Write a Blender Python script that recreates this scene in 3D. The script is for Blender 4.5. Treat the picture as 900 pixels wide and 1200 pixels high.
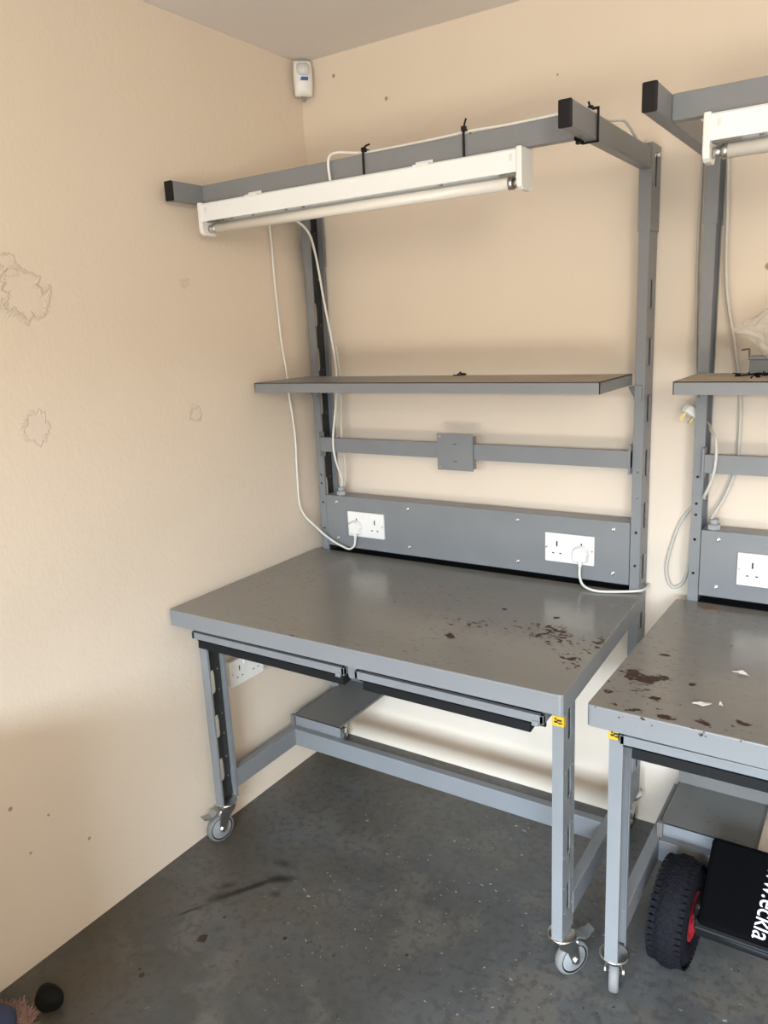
import bpy, bmesh, math, random
from mathutils import Vector, Matrix, Euler
random.seed(7)
S = bpy.context.scene
for o in list(bpy.data.objects): bpy.data.objects.remove(o)
COL = S.collection
R_ = math.radians
# ------------------------------------------------------------------ camera
CAMR = ((0.838423, 0.543061, -0.046177), (0.087019, -0.217021, -0.972281), (-0.538029, 0.811164, -0.229212))
cam = bpy.data.cameras.new('camera'); co = bpy.data.objects.new('camera', cam); COL.objects.link(co)
rx, dn, fw = (Vector(v) for v in CAMR)
M = Matrix((( rx[0], -dn[0], -fw[0], 1.68574), (rx[1], -dn[1], -fw[1], -2.17797), (rx[2], -dn[2], -fw[2], 1.51487), (0, 0, 0, 1)))
co.matrix_world = M
cam.sensor_fit = 'VERTICAL'; cam.sensor_height = 36; cam.lens = 36*910.96/1200
cam.clip_start = .02
S.camera = co
# ------------------------------------------------------------------ light, sky, exposure
w = bpy.data.worlds.new('sky'); S.world = w; w.use_nodes = True
bg = w.node_tree.nodes['Background']; bg.inputs[0].default_value = (.80, .90, 1, 1); bg.inputs[1].default_value = .6
def area(name, loc, rot, sx, sy, energy, col):
    la = bpy.data.lights.new(name, 'AREA'); la.shape = 'RECTANGLE'; la.size = sx; la.size_y = sy; la.energy = energy; la.color = col
    lo = bpy.data.objects.new(name, la); COL.objects.link(lo); lo.location = loc; lo.rotation_euler = rot
# bright low sky seen through the doorway behind the camera (its head cuts it off for the upper walls)
area('open_sky', (3.0, -9.2, 3.1), (R_(80), 0, R_(4)), 6.0, 1.7, 1680, (.70, .85, 1))
# sunlit ground in front of the doorway
area('sunlit_ground', (2.4, -5.6, .02), (R_(158), 0, 0), 3.4, 1.6, 150, (1, .92, .80))
# added warm fill behind the camera, standing in for light bounced off walls
lp = bpy.data.lights.new('warm_fill', 'POINT'); lp.energy = 61; lp.color = (.98, .92, .80); lp.shadow_soft_size = .28
lpo = bpy.data.objects.new('warm_fill', lp); COL.objects.link(lpo); lpo.location = (2.7, -3.1, 1.95)
S.view_settings.view_transform = 'Standard'; S.view_settings.look = 'None'
S.view_settings.gamma = 1; S.view_settings.use_curve_mapping = False
S.view_settings.exposure = 0.62

# ------------------------------------------------------------------ helpers
class G:
    """collects geometry (with material slots) for ONE mesh object"""
    def __init__(s): s.v=[]; s.f=[]; s.m=[]; s.sm=[]
    def add(s, vs, fs, mi=0, smooth=False):
        n=len(s.v); s.v += [tuple(v) for v in vs]
        for f in fs: s.f.append([i+n for i in f]); s.m.append(mi); s.sm.append(smooth)
        return s
    def box(s, a, b, mi=0, bev=0.0):
        bm=bmesh.new(); bmesh.ops.create_cube(bm,size=1)
        for v in bm.verts:
            v.co=Vector([(a[i]+b[i])/2+v.co[i]*(b[i]-a[i]) for i in range(3)])
        if bev>0: bmesh.ops.bevel(bm,geom=bm.edges[:],offset=bev,segments=2,affect='EDGES',profile=.5)
        s.bm(bm,mi); return s
    def bm(s, bm, mi=0, smooth=False, M=None):
        bm.verts.index_update(); 
        if M is not None: bm.transform(M)
        s.add([v.co[:] for v in bm.verts],[[v.index for v in f.verts] for f in bm.faces],mi,smooth); bm.free()
    def cyl(s, p, q, r, r2=None, n=20, mi=0, smooth=True, caps=True):
        p=Vector(p);q=Vector(q);d=(q-p).normalized(); r2=r if r2 is None else r2
        u=d.orthogonal().normalized(); w_=d.cross(u)
        vs=[];fs=[]
        for c,rr in ((p,r),(q,r2)):
            for i in range(n):
                a=2*math.pi*i/n; vs.append(c+u*math.cos(a)*rr+w_*math.sin(a)*rr)
        for i in range(n): j=(i+1)%n; fs.append([i,j,n+j,n+i])
        s.add(vs,fs,mi,smooth)
        if caps:
            s.add(vs[:n],[list(range(n))[::-1]],mi); s.add(vs[n:],[list(range(n))],mi)
        return s
    def lathe(s, prof, n=32, mi=0, M=None, smooth=True):   # prof: (radius, height) closed or open, about z
        vs=[];fs=[]
        for r,h in prof:
            for i in range(n):
                a=2*math.pi*i/n; vs.append(Vector((r*math.cos(a),r*math.sin(a),h)))
        if M is not None: vs=[M@v for v in vs]
        for k in range(len(prof)-1):
            for i in range(n):
                j=(i+1)%n; fs.append([k*n+i,k*n+j,(k+1)*n+j,(k+1)*n+i])
        s.add(vs,fs,mi,smooth); return s
    def tube(s, pts, r, n=10, mi=0, sub=8):
        P=[Vector(p) for p in pts]
        # catmull-rom
        Q=[]
        for i in range(len(P)-1):
            a=P[max(i-1,0)];b=P[i];c=P[i+1];d=P[min(i+2,len(P)-1)]
            for k in range(sub):
                t=k/sub
                Q.append(.5*((2*b)+(c-a)*t+(2*a-5*b+4*c-d)*t*t+(3*b-a-3*c+d)*t**3))
        Q.append(P[-1])
        vs=[];fs=[];u=None
        for i,q in enumerate(Q):
            d=(Q[min(i+1,len(Q)-1)]-Q[max(i-1,0)]).normalized()
            u=d.orthogonal().normalized() if u is None else (u-d*u.dot(d)).normalized()
            w_=d.cross(u)
            for k in range(n):
                a=2*math.pi*k/n; vs.append(q+(u*math.cos(a)+w_*math.sin(a))*r)
        for i in range(len(Q)-1):
            for k in range(n):
                l=(k+1)%n; fs.append([i*n+k,i*n+l,(i+1)*n+l,(i+1)*n+k])
        fs2=[list(range(n))[::-1],[len(vs)-n+k for k in range(n)]]
        s.add(vs,fs+fs2,mi,True); return s
    def prism(s, poly, axis, a, b, mi=0):      # poly: 2-D outline in the other two axes (order x,y,z without axis)
        n=len(poly); vs=[]
        for t in (a,b):
            for p in poly:
                c=list(p); c.insert(axis,t); vs.append(c)
        fs=[list(range(n)),[n+i for i in range(n)][::-1]]
        for i in range(n): j=(i+1)%n; fs.append([i,n+i,n+j,j])
        s.add(vs,fs,mi); return s
    def build(s, name, mats, parent=None, loc=None, rot=None, bevel=0, solid=0):
        me=bpy.data.meshes.new(name); me.from_pydata(s.v,[],s.f)
        if not isinstance(mats,(list,tuple)): mats=[mats]
        for m in mats: me.materials.append(m)
        for p,mi,sm in zip(me.polygons,s.m,s.sm): p.material_index=mi; p.use_smooth=sm
        bm=bmesh.new(); bm.from_mesh(me); bmesh.ops.remove_doubles(bm,verts=bm.verts,dist=1e-6); bmesh.ops.recalc_face_normals(bm,faces=bm.faces); bm.to_mesh(me); bm.free()
        me.update()
        o=bpy.data.objects.new(name,me); COL.objects.link(o)
        if parent is not None: o.parent=parent
        if loc: o.location=loc
        if rot: o.rotation_euler=rot
        if solid:
            md=o.modifiers.new('solid','SOLIDIFY'); md.thickness=solid; md.offset=0
        if bevel:
            md=o.modifiers.new('bev','BEVEL'); md.width=bevel; md.segments=2; md.limit_method='ANGLE'; md.angle_limit=R_(40)
        return o
def thing(name, label, cat, loc=(0,0,0), group=None, rot=None):
    o=bpy.data.objects.new(name,None); COL.objects.link(o); o.location=loc; o.empty_display_size=.05
    if rot: o.rotation_euler=rot
    o['label']=label; o['category']=cat
    if group: o['group']=group
    return o
def tag(o,label,cat,group=None):
    o['label']=label; o['category']=cat
    if group: o['group']=group
    return o
def copy_tree(o,parent=None):
    c=o.copy(); COL.objects.link(c); c.parent=parent
    for ch in [x for x in bpy.data.objects if x.parent==o and x is not c]: copy_tree(ch,c)
    return c
def struct(o): o['kind']='structure'; return o

# ------------------------------------------------------------------ materials
class NT:
    def __init__(s,name):
        s.m=bpy.data.materials.new(name); s.m.use_nodes=True; s.t=s.m.node_tree; s.b=s.t.nodes['Principled BSDF']
    def n(s,typ,**k):
        nd=s.t.nodes.new(typ)
        for a,v in k.items():
            if a in nd.inputs.keys(): nd.inputs[a].default_value=v
            else: setattr(nd,a,v)
        return nd
    def l(s,a,b): s.t.links.new(a,b)
    def coord(s,kind='Object'): return s.n('ShaderNodeTexCoord').outputs[kind]
    def pos(s): return s.n('ShaderNodeNewGeometry').outputs['Position']
    def noise(s,vec,scale,detail=4,rough=.55,dist=0):
        nd=s.n('ShaderNodeTexNoise'); nd.inputs['Scale'].default_value=scale; nd.inputs['Detail'].default_value=detail
        nd.inputs['Roughness'].default_value=rough; nd.inputs['Distortion'].default_value=dist; s.l(vec,nd.inputs['Vector']); return nd.outputs['Fac']
    def ramp(s,fac,stops):
        nd=s.n('ShaderNodeValToRGB'); cr=nd.color_ramp
        while len(cr.elements)<len(stops): cr.elements.new(.5)
        for e,(p,c) in zip(cr.elements,stops):
            e.position=p; e.color=(c,c,c,1) if not isinstance(c,tuple) else (*c[:3],1)
        s.l(fac,nd.inputs['Fac']); return nd.outputs['Color']
    def math(s,op,a,b=None,c=None):
        nd=s.n('ShaderNodeMath'); nd.operation=op
        for i,x in enumerate((a,b,c)):
            if x is None: continue
            if isinstance(x,(int,float)): nd.inputs[i].default_value=x
            else: s.l(x,nd.inputs[i])
        return nd.outputs[0]
    def mix(s,fac,a,b):
        nd=s.n('ShaderNodeMix'); nd.data_type='RGBA'
        for sock,x in ((nd.inputs[0],fac),(nd.inputs[6],a),(nd.inputs[7],b)):
            if isinstance(x,(int,float)): sock.default_value=x
            elif isinstance(x,tuple): sock.default_value=(*x[:3],1)
            else: s.l(x,sock)
        return nd.outputs[2]
    def mapping(s,vec,scale=(1,1,1),rot=(0,0,0),loc=(0,0,0)):
        nd=s.n('ShaderNodeMapping'); nd.inputs['Scale'].default_value=scale; nd.inputs['Rotation'].default_value=rot; nd.inputs['Location'].default_value=loc
        s.l(vec,nd.inputs['Vector']); return nd.outputs[0]
    def blot(s,pos,c,r,soft=.3,warp=None,wamp=0.0,stretch=None):   # 1 inside a blot of radius r around point c
        v=s.n('ShaderNodeVectorMath',operation='SUBTRACT'); s.l(pos,v.inputs[0]); v.inputs[1].default_value=c
        src=v.outputs[0]
        if stretch:
            src=s.mapping(src,rot=(0,0,stretch[1]),scale=(1,1,1)); src=s.mapping(src,scale=(1/stretch[0],1,1))
        d=s.n('ShaderNodeVectorMath',operation='LENGTH'); s.l(src,d.inputs[0]); dist=d.outputs['Value']
        if warp is not None: dist=s.math('ADD',dist,s.math('MULTIPLY',s.math('SUBTRACT',warp,.5),wamp))
        mr=s.n('ShaderNodeMapRange'); s.l(dist,mr.inputs[0]); mr.inputs[1].default_value=r*(1-soft); mr.inputs[2].default_value=r; mr.inputs[3].default_value=1; mr.inputs[4].default_value=0
        return mr.outputs[0]
    def out(s,col=None,rough=None,metal=None,bump=None,bstr=.2,bdist=.01):
        for nm,x in (('Base Color',col),('Roughness',rough),('Metallic',metal)):
            if x is None: continue
            i=s.b.inputs[nm]
            if isinstance(x,(int,float)): i.default_value=x
            elif isinstance(x,tuple): i.default_value=(*x[:3],1)
            else: s.l(x,i)
        if bump is not None:
            nd=s.n('ShaderNodeBump'); nd.inputs['Strength'].default_value=bstr; nd.inputs['Distance'].default_value=bdist
            s.l(bump,nd.inputs['Height']); s.l(nd.outputs[0],s.b.inputs['Normal'])
        return s.m
def plain(name,col,rough=.5,metal=0,noise=.06,scale=30,bump=.0):
    k=NT(name); p=k.coord(); f=k.noise(p,scale)
    a=tuple(c*(1-noise) for c in col); b=tuple(min(1,c*(1+noise)) for c in col)
    c=k.mix(f,a,b)
    return k.out(c,rough,metal,f if bump else None,bump,.001)
def paint(name,col,rough=.42,chips=.0,seed=0.0,chipcol=(.05,.035,.025)):
    k=NT(name); p=k.pos(); p=k.mapping(p,loc=(seed,seed*2,seed*3))
    f=k.noise(p,9,5); c=k.mix(f,tuple(x*.9 for x in col),tuple(x*1.08 for x in col))
    if chips:
        g=k.noise(p,60,6,.6); h=k.noise(p,7,2)
        t=k.ramp(k.math('ADD',g,k.math('MULTIPLY',h,.25)),[(0.0,0.0),(.80-chips,0.0),(.82-chips,1.0),(1,1.0)])
        c=k.mix(t,c,chipcol)
    r=k.math('ADD',k.math('MULTIPLY',f,.15),rough-.07)
    return k.out(c,r,0.0,k.noise(p,400,2),.08,.0006)
def lowspec(m,v=.12):
    m.node_tree.nodes['Principled BSDF'].inputs['Specular IOR Level'].default_value=v; return m
GREY=(.205,.217,.230)
M_steel=paint('grey_enamel',GREY,.40,.0)
M_steel2=paint('grey_enamel_chipped',GREY,.42,.02,3.1)
M_dusty=None
M_dark=lowspec(plain('black_slide_and_shade',(.010,.011,.012),.6),.15)
M_black=lowspec(plain('black_plastic',(.009,.009,.010),.5),.25)
M_white=plain('white_plastic',(.82,.82,.80),.32,noise=.02)
M_whitemetal=plain('white_enamel',(.83,.86,.88),.3,noise=.015)
M_tube=plain('frosted_tube',(.80,.78,.73),.22,noise=.01)
M_cable=plain('white_cable',(.74,.74,.70),.42,noise=.05)
M_cable_dirty=plain('greyed_cable',(.56,.55,.50),.5,noise=.08)
M_chrome=plain('bright_zinc',(.62,.62,.60),.28,1.0,.1,60)
M_zinc=plain('dull_zinc',(.42,.43,.42),.38,.85,.18,80)
M_brass=plain('brass',(.45,.34,.15),.5,1.0)
M_rubber=plain('grey_rubber',(.17,.17,.165),.6)
M_hub=plain('grey_nylon',(.24,.25,.26),.4)
M_yellow=plain('yellow_label',(.62,.38,.015),.45,noise=.1,scale=80)
M_label=plain('dark_print',(.02,.017,.012),.5)
M_lens=plain('pearl_lens',(.66,.66,.66),.25)
M_blueled=plain('blue_print',(.03,.10,.45),.4)
M_plate=plain('zinc_screw',(.7,.7,.7),.25,1.0)

M_tray=paint('tray_enamel_dark',(.150,.148,.140),.5,-.02,3.1)  # darker, less blue enamel than the bench frame
# dusty, rust-specked worktop
def top_mat(name,seed,blots,dens,streak,base=(.205,.203,.190)):
    k=NT(name); p=k.pos(); q=k.mapping(p,loc=(seed,seed,0))
    f=k.noise(q,3.2,5,.6); f2=k.noise(q,14,5,.65)
    c=k.mix(f,tuple(x*.86 for x in base),tuple(x*1.10 for x in base))
    sm=k.mapping(q,scale=(3,8,1),rot=(0,0,.25)); st=k.noise(sm,4,6,.6,.4)
    c=k.mix(k.ramp(st,[(0,0.0),(.44,0.0),(.66,.7),(1,.7)]),c,(.215,.192,.160))
    sm2=k.mapping(q,scale=(10,30,1),rot=(0,0,-.35)); st2=k.noise(sm2,5,4,.6,.3)
    area=k.noise(k.mapping(q,loc=(4,2,0)),2.2,2)
    t=k.math('MULTIPLY',k.ramp(st2,[(0,0.0),(.60,0.0),(.66,1.0),(1,1.0)]),k.ramp(area,[(0,0.0),(.42,0.0),(.6,streak),(1,streak)]))
    c=k.mix(t,c,(.085,.055,.035))
    sp=k.noise(k.mapping(q,scale=(1,1.5,1),rot=(0,0,.4)),62,5,.62); sp2=k.noise(q,4.5,2)
    wn=k.noise(p,55,4,.6); rust=k.mix(k.noise(p,60,4),(.014,.007,.005),(.060,.022,.011))
    bias=k.math('MULTIPLY',sp2,dens); og=None
    for (x,y,r,st_,strength,orange) in blots:
        b=k.math('MULTIPLY',k.blot(p,(x,y,.77),r,.85,wn,r*.9,st_),strength)
        if orange: og=b if og is None else k.math('MAXIMUM',og,b)
        else: bias=k.math('ADD',bias,b)
    tot=k.ramp(k.math('ADD',sp,bias),[(0,0.0),(.775,0.0),(.80,1.0),(1,1.0)])
    if og is not None:
        t=k.ramp(k.math('ADD',sp,og),[(0,0.0),(.72,0.0),(.84,.8),(1,.8)])
        c=k.mix(t,c,(.27,.13,.045))
    c=k.mix(tot,c,rust)
    rg=k.math('ADD',k.math('MULTIPLY',f2,.16),.13)
    if tot is not None: rg=k.math('ADD',rg,k.math('MULTIPLY',tot,.4))
    return k.out(c,rg,0.0,f2,.05,.002)
B1=[(1.005,-.37,.014,None,.45,False),(1.06,-.49,.10,(1.4,.5),.20,False),(1.10,-.60,.035,(1.5,1.2),.16,False),(.815,-.60,.016,(1.5,.5),.42,False),(.86,-.37,.012,None,.4,False),
    (1.14,-.62,.03,(3,1.5),.2,False),(1.15,-.45,.03,(4,1.5),.17,False),(.46,-.775,.008,(2,0),.5,False),(.50,-.22,.03,(2,.4),.12,False),(.90,-.50,.13,(1.5,.3),.14,False),(.72,-.50,.12,(1.5,.3),.11,False),
    (1.02,-.44,.03,(2,.3),.16,False),(.56,-.45,.009,None,.3,False)]
B2=[(1.262,-.600,.030,(1.2,.3),.36,False),(1.312,-.603,.026,(1.6,-.4),.36,False),(1.287,-.628,.020,(2,.2),.30,False),(1.385,-.60,.014,None,.45,False),(1.30,-.66,.09,(1.3,.2),.12,False),
    (1.335,-.70,.016,None,.22,False),(1.36,-.70,.020,None,.26,True),(1.32,-.69,.05,None,.16,True),(1.245,-.715,.022,(1,1),.25,False),(1.30,-.765,.02,(3,0),.14,False),
    (1.37,-.768,.013,(2,0),.36,False),(1.44,-.755,.012,(1.8,0),.30,False),(1.505,-.725,.013,(1.8,0),.38,False),(1.45,-.75,.08,(2.5,0),.10,False),(1.30,-.475,.011,(1.8,0),.36,False),
    (1.325,-.135,.040,(1.2,.4),.34,True),(1.36,-.17,.03,(2,.4),.22,True),(1.42,-.36,.008,None,.4,False),(1.45,-.38,.008,None,.4,False),(1.225,-.68,.03,(1,1),.14,False)]
M_top1=top_mat('worktop_enamel_worn',0.0,B1,.10,.6)
M_top2=top_mat('worktop_enamel_rusty',5.3,B2,.14,.6,(.195,.185,.170))
def edge_mat():
    k=NT('worktop_edge_enamel'); p=k.pos(); c=(.205,.217,.230)
    f=k.noise(p,8,4); col=k.mix(f,tuple(x*.93 for x in c),tuple(x*1.05 for x in c))
    g=k.noise(p,48,4,.6); z=k.n('ShaderNodeSeparateXYZ'); k.l(p,z.inputs[0])
    up=k.math('MULTIPLY',k.math('SUBTRACT',z.outputs[2],.745),4.5)
    t=k.ramp(k.math('ADD',g,up),[(0,0.0),(.71,0.0),(.725,1.0),(1,1.0)])
    sx=k.n('ShaderNodeSeparateXYZ'); k.l(p,sx.inputs[0]); t=k.math('MULTIPLY',t,k.math('GREATER_THAN',sx.outputs[0],1.19))
    col=k.mix(t,col,(.04,.028,.02))
    return k.out(col,.38)
M_edge=edge_mat()
def shelf_mat():
    k=NT('dusty_shelf'); p=k.pos(); n=k.n('ShaderNodeNewGeometry')
    z=k.n('ShaderNodeSeparateXYZ'); k.l(n.outputs['Normal'],z.inputs[0])
    st=k.noise(k.mapping(p,scale=(3,12,1),rot=(0,0,.1)),5,6,.65,.4)
    x=k.n('ShaderNodeSeparateXYZ'); k.l(p,x.inputs[0])
    amt=k.ramp(k.math('ADD',st,k.math('MULTIPLY',k.math('SUBTRACT',x.outputs[0],.5),.35)),[(0,0.0),(.42,0.0),(.58,1.0),(1,1.0)])
    dust=k.mix(st,(.30,.245,.18),(.52,.45,.36))
    sp=k.ramp(k.noise(k.mapping(p,scale=(1,3,1)),30,4),[(0,0.0),(.66,0.0),(.69,1.0),(1,1.0)])
    dust=k.mix(sp,dust,(.05,.03,.02))
    top=k.math('GREATER_THAN',z.outputs[2],.7)
    c=k.mix(k.math('MULTIPLY',top,amt),GREY,dust)
    r=k.math('ADD',k.math('MULTIPLY',k.math('MULTIPLY',top,amt),.35),.42)
    return k.out(c,r)
M_shelf=shelf_mat()

def wall_mat(name,left):
    k=NT(name); p=k.pos()
    f=k.noise(p,1.1,3); g=k.noise(p,6,5,.6)
    base=k.mix(f,(.722,.622,.510),(.752,.652,.540))
    c=k.mix(k.ramp(g,[(.3,0.0),(.75,.35)]),base,(.77,.675,.565))
    # small scuffs and pinholes
    s1=k.noise(k.mapping(p,scale=(1,1,1)),60,3,.5)
    s2=k.noise(p,2.3,2)
    t=k.ramp(k.math('ADD',s1,k.math('MULTIPLY',s2,.2)),[(0,0.0),(.87,0.0),(.90,.45),(1,.5)])
    c=k.mix(t,c,(.30,.24,.18))
    fine=k.noise(k.mapping(p,scale=(1,1,.75)),95,4,.6); mid=k.noise(p,22,3)
    h=k.math('ADD',k.math('MULTIPLY',fine,.35),k.math('MULTIPLY',mid,.5))
    if left:
        wn=k.noise(p,24,4,.6)
        w2=k.noise(p,17,5,.7,.8)
        for (y,z,r,wa) in ((-1.08,1.625,.065,.13),(-1.10,1.325,.034,.11),(-.585,1.665,.016,.08),(-.59,1.30,.028,.07),(-1.105,1.70,.02,.12)):
            o=k.blot(p,(0,y,z),r,.16,w2,wa); 
            i=k.blot(p,(0,y,z),r*.84,.22,w2,wa*1.1)
            ring=k.math('SUBTRACT',o,k.math('MULTIPLY',i,1.0))
            h=k.math('ADD',h,k.math('MULTIPLY',ring,1.2))
            h=k.math('SUBTRACT',h,k.math('MULTIPLY',i,.15))
            c=k.mix(k.math('MULTIPLY',i,.45),c,(.72,.62,.53))
        # plaster chips by the floor
        for (y,z,r) in ((-1.31,.44,.007),(-1.22,.37,.004),(-1.36,.41,.004),(-1.28,.30,.005),(-1.12,.24,.005)):
            c=k.mix(k.blot(p,(0,y,z),r,.3,wn,.008),c,(.36,.27,.20))
    else:
        wn=k.noise(p,24,4,.6)
        for (x,z,r) in ((.13,2.29,.007),(.32,2.19,.006),(1.40,1.62,.010),(.86,2.15,.004)):
            c=k.mix(k.blot(p,(x,0,z),r,.4,wn,.006),c,(.33,.25,.17))
    return k.out(c,.62,0.0,h,.55 if left else .3,.004)
def floor_mat():
    k=NT('painted_concrete'); p=k.pos()
    a=k.noise(p,1.3,6,.62,.3); b=k.noise(p,5,6,.65,.2); s=k.noise(p,40,4,.6)
    c=k.mix(k.ramp(a,[(.38,0.0),(.62,1.0)]),(.050,.050,.047),(.098,.103,.106))
    c=k.mix(k.ramp(b,[(.50,0.0),(.60,.75)]),c,(.118,.110,.096))
    x=k.n('ShaderNodeSeparateXYZ'); k.l(p,x.inputs[0])
    brown=k.math('MULTIPLY',k.ramp(k.noise(p,3,4),[(.35,0.0),(.65,1.0)]),k.ramp(x.outputs[0],[(0,1.0),(.55,.7),(.95,0.0)]))
    c=k.mix(brown,c,(.080,.066,.048))
    c=k.mix(k.ramp(s,[(.50,0.0),(.60,.55)]),c,(.050,.048,.043))
    # white paint flecks, gathered in patches
    fl=k.noise(k.mapping(p,scale=(1,1.6,1),rot=(0,0,.7)),58,3,.55,.5); pa=k.noise(p,3.3,2)
    t=k.ramp(k.math('ADD',fl,k.math('MULTIPLY',pa,.22)),[(0,0.0),(.81,0.0),(.84,1.0),(1,1.0)])
    t=k.math('MULTIPLY',t,k.ramp(x.outputs[0],[(0,0.0),(.3,.1),(.5,.8)]))
    c=k.mix(t,c,(.42,.42,.40))
    # dark pinholes
    t=k.ramp(k.noise(k.mapping(p,loc=(9,3,0)),50,2),[(0,0.0),(.705,0.0),(.73,.9),(1,.9)])
    c=k.mix(t,c,(.035,.03,.026))
    wn=k.noise(p,30,4,.6)
    # scuffs (long dark drag marks)
    for (X,Y,L,r,ang,st) in ((.285,-.83,8,.011,-1.02,.85),(.335,-.765,3.0,.016,-.55,.85),(.23,-.905,2.6,.014,-1.0,.6),(.20,-.985,6.5,.006,-1.05,.75),(.245,-.90,5,.010,-1.1,.5),(.30,-.71,2,.016,0,.6),(.36,-.82,1.6,.012,0,.5),(.22,-.86,2.0,.012,-.8,.55)):
        c=k.mix(k.math('MULTIPLY',k.blot(p,(X,Y,0),r*1.35,.8,wn,.010,(L,ang)),min(1,st*1.15)),c,(.014,.011,.009))
    for (X,Y,r) in ((.30,-.955,.006),(.49,-.93,.007),(.26,-1.20,.009),(.24,-1.19,.005),(.79,-.82,.005)):
        c=k.mix(k.blot(p,(X,Y,0),r,.3,wn,.006),c,(.02,.018,.015))
    r=k.math('ADD',k.math('MULTIPLY',b,.28),.30)
    return k.out(c,r,0.0,k.math('ADD',b,k.math('MULTIPLY',s,.6)),.10,.003)
M_wl=wall_mat('cream_wall_left',True); M_wb=wall_mat('cream_wall_back',False)
M_floor=floor_mat()
def ceil_mat():
    k=NT('ceiling_paint'); p=k.pos(); f=k.noise(p,3,5,.6); c=k.mix(f,(.74,.70,.665),(.80,.76,.73))
    return k.out(c,.8,0.0,k.noise(p,60,4),.2,.002)
M_ceil=ceil_mat()

# ------------------------------------------------------------------ room
HX,HY,HZ=4.4,-4.6,2.35
def slab(name,a,b,m): return struct(G().box(a,b).build(name,m))
slab('floor',(-.15,HY-.15,-.12),(HX+.15,.15,0),M_floor)
slab('ceiling',(-.15,HY-.15,HZ),(HX+.15,.15,HZ+.12),M_ceil)
slab('wall_left',(-.15,HY-.15,0),(0,.15,HZ),M_wl)
slab('wall_back',(0,0,0),(HX,.15,HZ),M_wb)
slab('wall_right',(HX,HY-.15,0),(HX+.15,.15,HZ),M_wb)
g=G(); DX0,DX1,DZ=.9,4.0,1.86
g.box((0,HY-.15,0),(DX0,HY,HZ)); g.box((DX1,HY-.15,0),(HX,HY,HZ)); g.box((DX0,HY-.15,DZ),(DX1,HY,HZ))
struct(g.build('wall_front',M_wb))

M_inner=lowspec(plain('dark_inner_steel',(.040,.043,.042),.5,noise=.3),.3)
# ------------------------------------------------------------------ C-shaped steel columns with slotted webs
def holed_cell(g,P,u0,u1,v0,v1,cu,cv,ru,rv,n=12,mi=0):
    """rectangle u0..u1 x v0..v1 with a stadium hole; P maps (u,v) to 3-D"""
    inner=[];outer=[]
    for i in range(n):
        a=2*math.pi*(i+.5)/n; x=math.cos(a);y=math.sin(a)
        s=max(rv-ru,0)
        inner.append((cu+ru*x, cv+ru*y+(s if y>0 else -s)))
        # project to the rectangle
        t=min((u1-cu)/x if x>0 else (u0-cu)/x if x<0 else 9e9, (v1-cv)/y if y>0 else (v0-cv)/y if y<0 else 9e9) if True else 0
        outer.append([cu+x*t,cv+y*t])
    for cx,cy in ((u0,v0),(u1,v0),(u1,v1),(u0,v1)):
        k=min(range(n),key=lambda i:(outer[i][0]-cx)**2/((u1-u0)**2)+(outer[i][1]-cy)**2/((v1-v0)**2)); outer[k]=[cx,cy]
    vs=[P(*q) for q in inner]+[P(*q) for q in outer]
    g.add(vs,[[i,(i+1)%n,n+(i+1)%n,n+i] for i in range(n)],mi)
def channel(x0,yf,z0,z1,side,slots,depth=.076,wdt=.026,fholes=(),pitch=.1475,name='leg',parent=None,mat=None):
    """column; side=+1: web on the right, open to the left (-1 the reverse)"""
    g=G(); x1=x0+wdt; xw=x1-.001 if side>0 else x0+.001; xo=x0 if side>0 else x1
    yb=yf+depth; t=.001
    ya,ym0,ym1,yz=yf,yf+depth*.34,yf+depth*.66,yb
    P=lambda u,v:(xw,u,v)
    # web in cells
    zs=[z0]; c=slots
    cells=[]; k0=math.floor((z0-slots)/pitch)-1
    z=slots+(k0-.5)*pitch
    while z<z1:
        a=max(z,z0); b=min(z+pitch,z1); cz=z+pitch/2
        if b-a>.004:
            for (u0,u1,ru,rv,hz) in ((ya,ym0,.0034,.0034,(.27,.73)),(ym0,ym1,.0095,.038,(.5,)),(ym1,yz,.0034,.0034,(.27,.73))):
                hz=list(hz); m=len(hz)
                for j,h in enumerate(hz):
                    va=z+pitch*j/m; vb=z+pitch*(j+1)/m; vc=z+pitch*h; va2=max(va,z0); vb2=min(vb,z1)
                    if vb2-va2<.002: continue
                    if vc-rv-.002>va2 and vc+rv+.002<vb2: holed_cell(g,P,u0,u1,va2,vb2,(u0+u1)/2,vc,ru,rv)
                    else: g.add([P(u0,va2),P(u1,va2),P(u1,vb2),P(u0,vb2)],[[0,1,2,3]])
        z+=pitch
    sh=-.0022*side; nv=len(g.v)      # darker inner face of the web
    g.add([(a+sh,b,c_) for a,b,c_ in g.v[:nv]],[list(f) for f in g.f],1)
    # front flange with a few round holes, rear flange, lips
    Q=lambda u,v:(u,yf,v)
    cur=z0
    for h in sorted(fholes):
        g.add([Q(x0,cur),Q(x1,cur),Q(x1,h-.012),Q(x0,h-.012)],[[0,1,2,3]])
        holed_cell(g,Q,x0,x1,h-.012,h+.012,(x0+x1)/2+.001*side,h,.0038,.0038); cur=h+.012
    g.add([Q(x0,cur),Q(x1,cur),Q(x1,z1),Q(x0,z1)],[[0,1,2,3]])
    g.add([(x0,yb,z0),(x1,yb,z0),(x1,yb,z1),(x0,yb,z1)],[[0,1,2,3]])
    for a,b in ((yf,yf+.006),(yb-.010,yb)):
        g.add([(xo,a,z0),(xo,b,z0),(xo,b,z1),(xo,a,z1)],[[0,1,2,3]])
    return g.build(name,[mat or M_steel,M_inner],parent,solid=.0016)

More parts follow.
